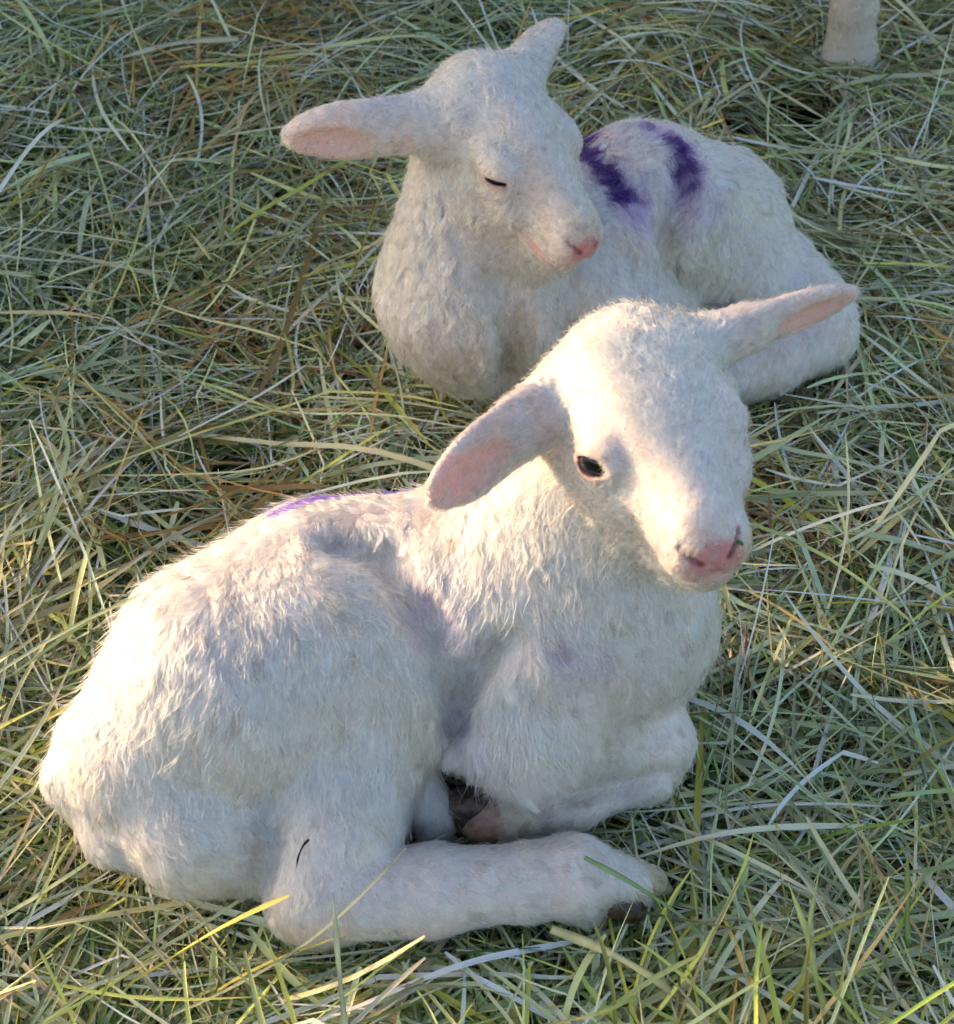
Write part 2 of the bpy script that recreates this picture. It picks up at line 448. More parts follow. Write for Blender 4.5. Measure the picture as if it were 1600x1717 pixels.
def fur(cfg, V, F, N, C, Lm, parent, density, seed, fld=None):
    r = np.random.default_rng(seed)
    A = V[F[:, 0]]; B = V[F[:, 1]]; D = V[F[:, 2]]; G = V[F[:, 3]]
    area = .5 * np.linalg.norm(np.cross(D - A, G - B), axis=1)
    fc = (A + B + D + G) / 4; fn = unit(N[F].mean(1))
    wgt = area.copy()
    wgt *= np.where(fc[:, 2] < .004, .1, 1)
    facing = fn @ unit(CAM - fc).T if False else np.einsum('ij,ij->i', fn, unit(CAM - fc))
    wgt *= np.where(facing < -.35, .45, 1.0)
    hd = np.linalg.norm(fc - cfg['head'][0], axis=1)
    wgt *= np.where(hd < .11, 3.2, 1.0)
    n = int(density * wgt.sum())
    fi = np.searchsorted(np.cumsum(wgt) / wgt.sum(), r.random(n)); fi = np.clip(fi, 0, len(F) - 1)
    u, v = r.random(n)[:, None], r.random(n)[:, None]
    ip = lambda X: (X[F[fi, 0]] * (1 - u) + X[F[fi, 1]] * u) * (1 - v) + (X[F[fi, 3]] * (1 - u) + X[F[fi, 2]] * u) * v
    p = ip(V); nn = unit(ip(N)); col = ip(C); lm = ip(Lm[:, None])[:, 0]
    keep = lm > .12
    p, nn, col, lm = p[keep], nn[keep], col[keep], lm[keep]; n = len(p)
    # combing field from control strokes
    PV = proj(V)
    cp, cv, cl = [], [], []
    for (px, py, dx, dy, ln) in cfg['comb']:
        j = front_point(px, py, V, N, PV)
        wv = unit(RIGHT * dx - UP * dy); wv = wv - N[j] * (wv @ N[j])
        cp.append(V[j]); cv.append(unit(wv)); cl.append(ln)
    cp, cv, cl = np.array(cp), np.array(cv), np.array(cl)
    T = np.zeros((n, 3)); Ln = np.zeros(n)
    for a in range(0, n, 40000):
        sl = slice(a, a + 40000)
        d2 = ((p[sl, None, :] - cp[None]) ** 2).sum(-1) + 4e-6
        wg = 1 / d2 ** 2; wg /= wg.sum(1, keepdims=True)
        T[sl] = wg @ cv; Ln[sl] = wg @ cl
    for e in cfg['ears']:                                  # fur on the ears runs to the tip
        B0, T0, Rr, Le = e['_o']; q = (p - B0) @ Rr
        m = (q[:, 0] > Le * .12) & (q[:, 0] < Le * 1.1) & (np.hypot(q[:, 1], q[:, 2]) < .028)
        T[m] = Rr[:, 0] + .35 * Rr[:, 1] * np.sign(q[m, 1])[:, None]; Ln[m] = .0050
    Ln = np.where(Ln < .008, Ln * 1.25, Ln * 1.05)
    Ln = np.clip(np.maximum(Ln, np.where(np.linalg.norm(p - cfg['head'][0], axis=1) < .080, .0056, .0046)) * lm * (1 + .28 * vnoise(p * 45, seed + 1)) * r.uniform(.65, 1.2, n), .0015, .04)
    sleek = np.clip((Ln - .007) / .007, .30, 1)[:, None]       # face and legs lie smoother than the body
    nz = vnoise3(p * 28, seed) * .30 + vnoise3(p * 90, seed + 5) * .30 * cfg['messy'] + vnoise3(p * 260, seed + 9) * .22 * cfg['messy']
    T = T + nz * sleek + r.normal(0, .10, (n, 3)); T = T - nn * (T * nn).sum(1)[:, None]; T = unit(T)
    lift = cfg['lift'] * (1 + .5 * vnoise(p * 120, seed + 3)) * r.uniform(.5, 1.5, n)
    lift = lift * np.where(Ln < .009, .75, 1)
    K = 6; t = np.linspace(0, 1, K)
    pts = np.zeros((n, K, 3))
    bx = np.cross(nn, T); cur = r.normal(0, .20, n); ph = r.uniform(0, 6.28, n)
    wave = cfg['curl'] * np.clip(Ln / .012, 0, 1.5)
    for i, ti in enumerate(t):
        g = np.array([0, 0, -1.]) * (.16 * ti * ti)
        along = T * (ti * (1 - .10 * ti)) + nn * (lift * (ti - .55 * ti * ti))[:, None] + g + bx * (cur * ti * ti)[:, None]
        pts[:, i] = p + along * Ln[:, None] - nn * .0006
        # locks share their wave
        ph2 = vnoise(p * 130, seed + 17) * 9
        pts[:, i] += bx * (np.sin(ti * 5.5 + ph2) * wave * ti * .0022)[:, None]
    # clumping: pull tips to the nearest lock's own tip
    m = max(int(n * cfg['clump_frac']), 10); gi = r.choice(n, m, replace=False)
    kd = kdtree.KDTree(m)
    for i, g in enumerate(gi): kd.insert(p[g], i)
    kd.balance()
    own = np.array([kd.find(x)[1] for x in p]); tgt = gi[own]
    dd = np.linalg.norm(p - p[tgt], axis=1)
    ok = ((nn * nn[tgt]).sum(1) > .5) & (dd < .008)
    amt = r.uniform(.3, 1, n) * cfg['clump'] * ok * np.clip((Ln - .002) / .008, .45, 1)
    for i, ti in enumerate(t):
        off = pts[tgt, i] + (p - p[tgt]) * .25
        pts[:, i] += (off - pts[:, i]) * (amt * ti ** 1.3)[:, None]
    # keep every strand above the skin where the surface curves up under it
    if fld is not None:
        for i in range(1, K):
            for a in range(0, n, 200000):
                sl = slice(a, a + 200000)
                tgt_d = .0003 + .22 * t[i] * Ln[sl] * np.clip(lift[sl], .15, .6)
                v = fld.sample(pts[sl, i]); pts[sl, i] += nn[sl] * np.clip(tgt_d - v, 0, .006)[:, None]
    # strays
    st = r.random(n) < .012
    pts[st] = p[st, None] + (pts[st] - p[st, None]) * 1.35 + nn[st, None] * (t ** 1.5)[None, :, None] * (.35 * Ln[st])[:, None, None]
    rad = cfg['rad'] * np.where(Ln < .008, .85, 1.0)[:, None] * (1 - .78 * t ** 1.8)[None] * r.uniform(.7, 1.2, n)[:, None]
    tone = (r.normal(-.02, .10, n) + r.normal(0, .14, m)[own] * np.clip(Ln / .006, .4, 1))[:, None]
    warm = r.random(n)[:, None] ** 3
    col = np.clip(col * (1 + tone) * (1 - warm * np.array([.02, .07, .16])), 0, .9)
    low = pts[:, :, 2].min(1) > -.01
    return make_curves('fleece', pts[low], rad[low], col[low], M_HAIR, parent)

def sphere(name, c, r, R, material, parent, seg=28, rings=18):
    u = np.linspace(0, 2 * np.pi, seg, endpoint=False); v = np.linspace(0, np.pi, rings + 1)
    V = []; 
    for b in v:
        for a in u: V.append((math.sin(b) * math.cos(a), math.sin(b) * math.sin(a), math.cos(b)))
    V = (np.array(V) * np.asarray(r)) @ np.asarray(R).T + c
    F = [(i * seg + j, (i + 1) * seg + j, (i + 1) * seg + (j + 1) % seg, i * seg + (j + 1) % seg) for i in range(rings) for j in range(seg)]
    o = mesh_np(name, V, np.array(F), [material], parent=parent); return o

def small_sdf(name, prims, subs, h, material, parent, k=.004):
    lo = np.min([p[1] for p in prims], 0) - .006; hi = np.max([p[2] for p in prims], 0) + .006
    f = Field(lo, hi, h)
    for p in prims: f.add(p, k, .01)
    for p in subs: f.sub(p, .0015)
    V, F = f.surface(); return mesh_np(name, V, F, [material], parent=parent)

def claw(name, root, tip, up, w, material, parent):
    """one toe of a cloven hoof: a wedge that narrows to its tip with a flat sole"""
    root, tip = np.asarray(root), np.asarray(tip); x = tip - root; L = np.linalg.norm(x); R = frame(x, up)
    X, Y, Z = R[:, 0], R[:, 1], R[:, 2]
    prims = [cone(root, root + X * L * .45, w, w * .92), cone(root + X * L * .4, tip - X * .003 - Z * w * .35, w * .90, w * .32)]
    sole = ell(root + X * L * .5 - Z * (w * 4.55), (L * 3, w * 6, w * 3.8), R)
    return small_sdf(name, prims, [sole], .0009, material, parent)

def lamb(cfg):
    fld, hx = build_field(cfg)
    V, F = fld.surface()
    # centre the thing on an Empty at its base; geometry stays in world coordinates under it
    root = bpy.data.objects.new('lamb', None); scn.collection.objects.link(root)
    tag(root, cfg['label'], 'lamb', 'lambs lying on the hay')
    C, Lm = color_lamb(cfg, V, hx)
    N = np.zeros((len(V), 3), np.float32)
    tmp = mesh_np('body', V, F, [M_SKIN], parent=root)
    tmp.data.vertices.foreach_get
    nrm = np.zeros(len(V) * 3, np.float32); tmp.data.vertex_normals.foreach_get('vector', nrm); N = nrm.reshape(-1, 3).astype(float)
    if (N * (V - V.mean(0))).sum() < 0: print('WARN normals inverted')
    PV = proj(V)
    bodyish = np.where(hx_inv(cfg, V), 0., 1.)
    for st in sorted(cfg.get('dye', []), key=lambda g: -g[1]):                             # purple stock marker sprayed on the back
        pts = [V[front_point(px, py, V, N, PV, bodyish > .5)] for px, py in st[0]]
        d = np.full(len(V), 1.)
        if len(pts) == 1: d = np.linalg.norm(V - pts[0], axis=1)
        for a, b in zip(pts, pts[1:]): d = np.minimum(d, cone(a, b, 0, 0)[0](V))
        d = d + vnoise(V * 110, 5) * st[1] * .40 + vnoise(V * 320, 6) * st[1] * .35
        m = (np.clip((st[1] - d) / (st[1] * st[4]), 0, 1) * st[3] * bodyish)[:, None]
        C = C * (1 - m) + np.asarray(st[2]) * m
    a = tmp.data.attributes.new('col', 'FLOAT_COLOR', 'POINT')
    Cs = C * np.where((Lm > .5)[:, None], np.array([.97, .88, .85]), 1.0)      # pinker skin under the hair
    a.data.foreach_set('color', np.concatenate([Cs, np.ones((len(C), 1))], 1).astype(np.float32).ravel())
    loc, R, s = cfg['head']
    for sgn in (-1, 1):
        eo = cfg['eye_open']
        e = sphere('eye', hx(eye_c(sgn)), EYE_R * s, R, M_EYE, root, 64, 48)
        ev = np.zeros(len(e.data.vertices) * 3, np.float32); e.data.vertices.foreach_get('co', ev); ev = ((ev.reshape(-1, 3) - loc) @ R) / s - eye_c(sgn)
        RE = lid_ring(sgn, .005, .004)[1]; ev = unit(ev) @ RE
        rr = np.hypot(ev[:, 0], ev[:, 1]); rr = np.where(ev[:, 2] > 0, rr, 2)
        ec = np.where((rr < .60)[:, None], np.array([.030, .032, .050]), np.array([.16, .11, .11]))
        ec = np.where(((np.abs(ev[:, 1]) < .20) & (np.abs(ev[:, 0]) < .42) & (rr < 1))[:, None], np.array([.004, .004, .006]), ec)
        ea = e.data.attributes.new('col', 'FLOAT_COLOR', 'POINT'); ea.data.foreach_set('color', np.concatenate([ec, np.ones((len(ec), 1))], 1).astype(np.float32).ravel())
    if QUICK != 1:
        fur(cfg, V, F, N, C, Lm, root, cfg['density'], cfg['seed'], fld)
    for h in cfg.get('hooves', []): claw('hoof', *h, root)
    return root, fld

#CFG
def groove(pts, r, k=.02):
    return [(cone(P(*a), P(*b), r, r), k) for a, b in zip(pts, pts[1:])]
# ---------------------------------------------------------------- front lamb
FH_R = np.array([[0.236, 0.954, -0.184], [-0.964, 0.254, 0.081], [0.124, 0.158, 0.98]])
def ortho(R):
    x = unit(R[:, 0]); z = unit(R[:, 2] - x * (R[:, 2] @ x)); return np.stack([x, np.cross(z, x), z], 1)
FH_R = ortho(FH_R)
FLOC = np.array([0.0985, -0.178, 0.282]); FS = np.array([1.0, 1.08, 1.10])
def hp(loc, R, s): return lambda v: (np.asarray(v) * s) @ R.T + loc
fh = hp(FLOC, FH_R, FS)
dF = depth_of(fh((-.045, -.045, .005)))
TOC = -FWD
def PC(a, b, ra, rb): return cone(P(*a), P(*b), ra, rb)
SIDE = frame((1, 0, 0), (0, 0, 1))
def imgR(ang, tiltback=0.0):
    """axes in the picture plane turned by ang degrees (x), third axis towards the viewer"""
    a = math.radians(ang); x = RIGHT * math.cos(a) + UP * math.sin(a); return frame(x, TOC)
fb = []
A_ = lambda prim, k=.025: fb.append((prim, k))
A_(PC((262, 1250, .070), (385, 1150, .088), .057, .078))
A_(PC((385, 1150, .088), (560, 1062, .092), .078, .083))
A_(PC((560, 1060, .092), (760, 1040, .090), .084, .083))
A_(PC((760, 1040, .090), (930, 1050, .090), .083, .080))
A_(PC((930, 1050, .090), (1035, 1050, .090), .078, .060))
A_(PC((1035, 1050, .095), (1068, 1080, .080), .060, .040))
A_(cone(P(960, 1000, .12), fh((-.045, .0, -.03)), .066, .042), .04)   # neck
A_(cone(P(860, 990, .12), fh((-.055, .0, -.01)), .060, .036), .04)
A_(cone(P(1055, 1030, .12), fh((-.020, .0, -.05)), .047, .026), .035)
A_(ell(P(535, 1155, .085) + TOC * .014, (.080, .087, .046), frame(RIGHT, TOC * .55 + np.array([0, -.75, .2]))), .011)  # thigh
A_(PC((660, 1140, .085), (560, 1400, .050), .040, .036), .022)
A_(PC((330, 1372, .050), (250, 1295, .055), .042, .048), .02)       # buttock
A_(PC((415, 1415, .035), (330, 1382, .045), .033, .042), .02)
A_(PC((560, 1360, .050), (530, 1490, .035), .042, .034), .014)
A_(PC((530, 1500, .033), (720, 1495, .031), .0315, .0300), .010)     # hock to metatarsus
A_(PC((720, 1495, .031), (880, 1478, .029), .0290, .0248), .008)
A_(PC((880, 1478, .029), (960, 1470, .028), .0248, .0285), .008)
A_(PC((960, 1470, .028), (1052, 1480, .022), .0275, .0185), .006)
A_(PC((940, 1500, .022), (975, 1525, .016), .016, .012), .006)
A_(PC((140, 1225, .070), (130, 1300, .058), .017, .020), .012)       # tail
A_(PC((130, 1300, .058), (190, 1400, .040), .020, .018), .012)
A_(PC((190, 1395, .042), (310, 1440, .03), .018, .014), .014)
A_(ell(P(900, 1190, .080) + TOC * .006, (.056, .052, .044), frame(RIGHT, TOC)), .013)  # shoulder and elbow
A_(PC((880, 1210, .070), (1085, 1240, .050), .046, .029), .014)      # forearm
A_(PC((1000, 1140, .060), (1065, 1135, .060), .040, .030), .015)
A_(PC((1098, 1240, .046), (1080, 1285, .034), .0275, .0245), .01)    # knee
A_(PC((1080, 1285, .030), (960, 1340, .026), .0235, .021), .01)      # cannon, folded back
A_(PC((960, 1340, .026), (855, 1368, .024), .021, .019), .01)
A_(PC((720, 1360, .024), (690, 1330, .03), .020, .026), .01)         # belly skin / far leg
cfgF = dict(
    label='nearest lamb, eye open, sunlit from the left, hind leg stretched along the hay',
    grooves=[([(560, 905), (640, 930), (705, 1020), (750, 1120), (762, 1210), (740, 1290)], .012, .014, .011),
             ([(775, 1290), (765, 1200), (790, 1120), (850, 1070)], .010, .008, .012), ([(840, 1325), (950, 1338), (1050, 1325), (1110, 1300)], .006, .006, .008),
             ([(455, 1400), (440, 1500)], .008, .006, .010)],
    lo=np.array([-.36, -.42, -.012]), hi=np.array([.34, .06, .40]), h=.0026 if not QUICK else .004,
    fine=(np.array([.015, -.31, .19]), np.array([.20, -.10, .36])), hf=.0011 if not QUICK else .002,
    body=fb, head=(FLOC, FH_R, FS), eye_open=True, seed=21, density=2.3e6,
    lift=.34, messy=.5, curl=.8, clump=.88, clump_frac=.013, rad=.00018,
    ears=[dict(base=fh((-.048, -.041, .000)), tip=PD(720, 832, dF - .045), open=unit(TOC * .75 - UP * .65 + RIGHT * .1), w=.0240, t=.0068, rb=.0190),
          dict(base=fh((-.050, .038, .006)), tip=PD(1432, 492, dF + .025), open=unit(TOC * .45 - UP * .9), w=.0190, t=.0070, rb=.0165)],
    comb=[(300, 950, -.7, .5, .014), (200, 1060, -.6, .8, .014), (440, 870, -.9, .1, .013), (600, 830, -.9, .1, .010), (560, 940, 1, .15, .015), (440, 960, .3, .6, .014),
          (660, 1030, .6, 1, .015), (730, 1170, .15, 1, .018), (560, 1150, .15, 1, .014), (430, 1130, -.05, 1, .014), (330, 1080, -.3, 1, .015), (250, 1150, -.2, 1, .015),
          (150, 1230, -.2, 1, .013), (200, 1300, .5, 1, .014), (120, 1340, .3, 1, .011), (200, 1420, .9, .8, .012), (330, 1420, .8, .7, .013), (430, 1300, .15, 1, .014), (600, 1300, .1, 1, .014),
          (680, 1280, .1, 1, .018), (540, 1450, .1, 1, .009), (500, 1540, .2, 1, .007), (650, 1490, .9, .6, .008), (800, 1480, 1, .45, .008), (930, 1470, 1, .45, .009), (1020, 1460, .8, .6, .012),
          (640, 890, .3, .8, .013), (740, 880, .1, 1, .013), (760, 980, .1, 1, .016), (850, 930, .3, 1, .014), (700, 1050, .1, 1, .018), (820, 1070, -.1, 1, .018), (920, 1000, .35, 1, .016),
          (1000, 1060, .5, 1, .016), (1100, 1080, .6, .9, .016), (1170, 1040, .6, .9, .015), (900, 1130, .3, .9, .016), (820, 1180, -.25, 1, .017), (800, 1280, -.1, 1, .022), (900, 1240, .35, 1, .018), (960, 1180, .6, .9, .012),
          (1050, 1230, .8, .6, .010), (1120, 1240, .5, .9, .008), (1020, 1330, -.8, .6, .008), (900, 1370, -.9, .3, .007), (1120, 1130, .2, 1, .012),
          (900, 840, .15, 1, .010), (950, 900, .4, .9, .011), (1040, 970, .5, .9, .012), (1100, 990, .1, 1, .012), (1170, 1003, 0, 1, .009),
          (1080, 540, -.1, -1, .010), (1000, 560, -.6, -.8, .008), (940, 640, -.9, -.1, .007), (1150, 560, .5, -.9, .007), (1080, 640, -.3, -1, .006), (1150, 680, .1, -1, .005), (1000, 700, -.7, -.5, .005),
          (1200, 700, .4, -.9, .0045), (1180, 820, 0, -1, .0035), (1120, 820, -.5, -.8, .0038), (1220, 860, .2, -1, .003), (1060, 860, -.8, .2, .005), (980, 850, -.7, .5, .006), (930, 770, -.8, .4, .007),
          (1130, 930, -.8, .4, .004), (1060, 930, -.6, .8, .007), (1180, 975, -.3, 1, .003), (1240, 960, .4, .8, .003)],
    tints=[((735, 1260), .028, (.70, .52, .36), .8), ((700, 1180), .025, (.76, .60, .44), .5), ((860, 1368), .022, (.62, .48, .28), .7), ((980, 1350), .020, (.74, .62, .44), .5), ((1020, 1080), .05, (.84, .68, .66), .5), ((620, 1400), .02, (.78, .66, .50), .4), ((420, 1410), .03, (.80, .66, .52), .5), ((900, 1140), .02, (.74, .56, .50), .5), ((600, 1000), .03, (.84, .72, .58), .5)],
    dye=[([(500, 836), (560, 824), (620, 814), (690, 806)], .015, (.16, .08, .58), .95, .7), ([(700, 980), (770, 1060)], .022, (.52, .34, .66), .75, 1.1),
         ([(930, 1090), (990, 1120)], .018, (.50, .32, .62), .75, 1.1), ([(780, 1190), (800, 1250)], .03, (.62, .48, .74), .6, 1.2)],
    hooves=[(P(1062, 1466, .026), P(1134, 1493, .012), (0, 0, 1), .0098, M_HOOF_PALE),
            (P(1030, 1508, .020), P(1092, 1536, .008), (0, 0, 1), .0110, M_HOOF_DARK),
            (P(950, 1530, .014), P(975, 1545, .008), (0, 0, 1), .0060, M_HOOF_DARK),
            (P(838, 1372, .024), P(768, 1384, .018), unit(UP * .7 + TOC), .0145, M_HOOF_PINK),
            (P(790, 1350, .028), P(735, 1368, .020), unit(UP * .7 + TOC), .0135, M_HOOF_DARK)],
)
# ---------------------------------------------------------------- rear lamb
RH_R = ortho(np.array([[0.594, 0.794, 0.13], [-0.773, 0.608, -0.18], [-0.222, 0.006, 0.975]]))
RLOC = np.array([0.0290, 0.122, 0.2416]); RS = np.array([.95, .90, 1.12])
rh = hp(RLOC, RH_R, RS)
dR = depth_of(rh((-.045, -.045, .005)))
rb = []
A_ = lambda prim, k=.025: rb.append((prim, k))
A_(PC((792, 508, .078), (792, 470, .100), .056, .062))
A_(PC((815, 528, .072), (960, 470, .090), .060, .078))
A_(PC((960, 460, .090), (1080, 380, .095), .078, .080))
A_(PC((1080, 380, .095), (1168, 395, .088), .079, .065))
A_(PC((1168, 395, .085), (1212, 425, .075), .063, .048))
A_(cone(P(765, 490, .11), rh((-.045, 0, -.02)), .058, .044), .04)
A_(cone(P(830, 500, .11), rh((-.01, 0, -.05)), .050, .026), .03)
A_(ell(P(1195, 405, .085), (.053, .072, .045), frame(RIGHT * .8 - UP * .45, TOC * .6 + np.array([.2, -.7, .2]))), .02)
A_(PC((1190, 420, .085), (1350, 520, .045), .040, .034), .018)
A_(PC((1310, 440, .05), (1370, 530, .04), .030, .028), .02)
A_(PC((1378, 560, .034), (1290, 605, .030), .030, .028), .010)
A_(PC((1290, 605, .030), (1130, 655, .028), .028, .025), .010)
A_(PC((1270, 345, .075), (1300, 390, .05), .012, .010), .012)
A_(PC((1150, 500, .030), (1190, 520, .024), .020, .016), .008)
A_(PC((835, 565, .042), (950, 600, .035), .035, .031), .02)
A_(PC((950, 610, .035), (1050, 600, .030), .032, .024), .02)
cfgR = dict(
    label='farther lamb dozing in the shade with purple marker stripes on its back',
    grooves=[([(792, 272), (830, 262), (866, 274)], .003, .003, .004), ([(863, 298), (875, 316)], .002, .003, .003), ([(1140, 290), (1122, 380), (1135, 450), (1165, 480)], .012, .008, .014), ([(840, 470), (865, 560), (850, 640)], .012, .007, .016),
             ([(735, 250), (748, 350)], .004, .004, .008), ([(722, 560), (735, 640)], .010, .003, .014), ([(1010, 410), (1100, 470)], .014, .004, .018), ([(1172, 476), (1212, 488), (1258, 512)], .013, .032, .008), ([(960, 560), (1010, 600)], .01, .005, .014)],
    lo=np.array([-.19, -.03, -.012]), hi=np.array([.36, .40, .40]), h=.0028 if not QUICK else .004,
    fine=(np.array([-.06, .03, .16]), np.array([.12, .20, .33])), hf=.0012 if not QUICK else .002,
    body=rb, head=(RLOC, RH_R, RS), eye_open=False, seed=33, density=1.8e6,
    lift=.48, messy=.9, curl=1.3, clump=.88, clump_frac=.018, rad=.00019,
    ears=[dict(base=rh((-.050, -.040, .004)), tip=PD(480, 228, dR - .005), open=unit(TOC * .55 - UP * .9), w=.0225, t=.0140, rb=.025, col=(.72, .36, .27), bare=.08),
          dict(base=rh((-.048, .036, .012)), tip=PD(922, 38, depth_of(rh((-.05, .04, .01))) + .035), open=unit(RIGHT * .55 - TOC * .8), w=.0200, t=.0085, rb=.018, col=(.66, .45, .38), bare=.08)],
    comb=[(780, 480, .1, 1, .016), (680, 480, -.2, 1, .012), (700, 570, -.1, 1, .013), (760, 620, .1, 1, .014), (850, 560, .3, 1, .016), (950, 500, .4, .9, .014), (1050, 450, .3, 1, .013), (1020, 350, .2, 1, .012),
          (1000, 250, .2, 1, .010), (1080, 220, .3, -.5, .010), (1150, 240, .5, -.3, .011), (1130, 320, .1, 1, .014), (1130, 400, -.1, 1, .014), (1180, 430, .3, 1, .017), (1230, 350, .5, 1, .014), (1280, 320, .8, .1, .013),
          (1250, 430, .5, 1, .015), (1330, 470, .7, 1, .012), (1220, 480, .3, 1, .014), (1390, 540, .3, 1, .009), (1330, 620, -.5, 1, .009), (1320, 345, 1, .2, .012),
          (830, 120, -.5, -.8, .009), (760, 140, -.8, -.5, .008), (890, 150, -.1, -1, .007), (860, 200, -.6, -.6, .007), (780, 220, -.9, 0, .008), (930, 210, -.1, -1, .005), (900, 290, -.5, -.8, .005), (820, 260, -.7, -.3, .006),
          (950, 330, -.2, -1, .0035), (925, 425, -.8, .3, .0028), (893, 410, -.8, .2, .0030), (945, 450, -.6, .6, .0028), (985, 440, -.2, .9, .0025), (860, 370, -.7, .5, .006), (780, 330, -.5, .8, .009), (720, 320, -.3, 1, .011), (700, 400, -.1, 1, .013), (900, 440, -.5, .8, .007), (830, 440, -.2, 1, .010), (960, 450, -.2, .9, .004), (960, 400, -.5, -.3, .003)],
    tints=[((1132, 395), .022, (.60, .40, .28), .85), ((1150, 450), .022, (.66, .50, .34), .8), ((1255, 345), .020, (.78, .70, .42), .6), ((1190, 430), .03, (.80, .70, .54), .6), ((855, 520), .030, (.74, .56, .50), .7), ((1000, 400), .04, (.80, .68, .60), .6), ((900, 600), .03, (.78, .66, .56), .5), ((870, 450), .02, (.78, .68, .54), .5), ((1000, 590), .03, (.76, .64, .54), .5)],
    dye=[([(925, 180), (978, 240), (1035, 303)], .0160, (.045, .015, .13), 1.0, .6), ([(1068, 200), (1092, 212)], .008, (.10, .04, .22), .95, .8),
         ([(1124, 230), (1140, 262), (1150, 295)], .0115, (.04, .012, .11), 1.0, .7), ([(960, 205), (1020, 270), (1070, 330)], .030, (.40, .25, .58), .75, 1.1), ([(1090, 210), (1140, 250), (1165, 310)], .026, (.40, .25, .58), .75, 1.1),
         ([(1060, 320), (1080, 350)], .022, (.44, .30, .60), .6, 1.2)],
    hooves=[],
)
fields = []
lambF, f1 = lamb(cfgF); fields.append(f1)
lambR, f2 = lamb(cfgR); fields.append(f2)

#GROUND
def hay_h(x, y):
    p = np.stack([x, y, np.zeros_like(x)], -1)
    return .014 * vnoise(p * 5.5, 41) + .008 * vnoise(p * 13, 42)
g = 140; xs = np.linspace(-1, 1, g); xs = np.sign(xs) * (np.abs(xs) * 1.6 + np.abs(xs) ** 9 * 90)
X, Y = np.meshgrid(xs, xs, indexing='ij'); hz = hay_h(X.ravel(), Y.ravel()) * np.exp(-(X.ravel() ** 2 + Y.ravel() ** 2) / 9) - .046
idx = np.arange(g * g).reshape(g, g)
Fg = np.stack([idx[:-1, :-1], idx[1:, :-1], idx[1:, 1:], idx[:-1, 1:]], -1).reshape(-1, 4)
gr = mesh_np('ground', np.stack([X.ravel(), Y.ravel(), hz], -1), Fg, [M_SOIL])
tag(gr, None, None, None, 'structure')
print('verts', len(lambF.children[0].data.vertices), len(lambR.children[0].data.vertices))
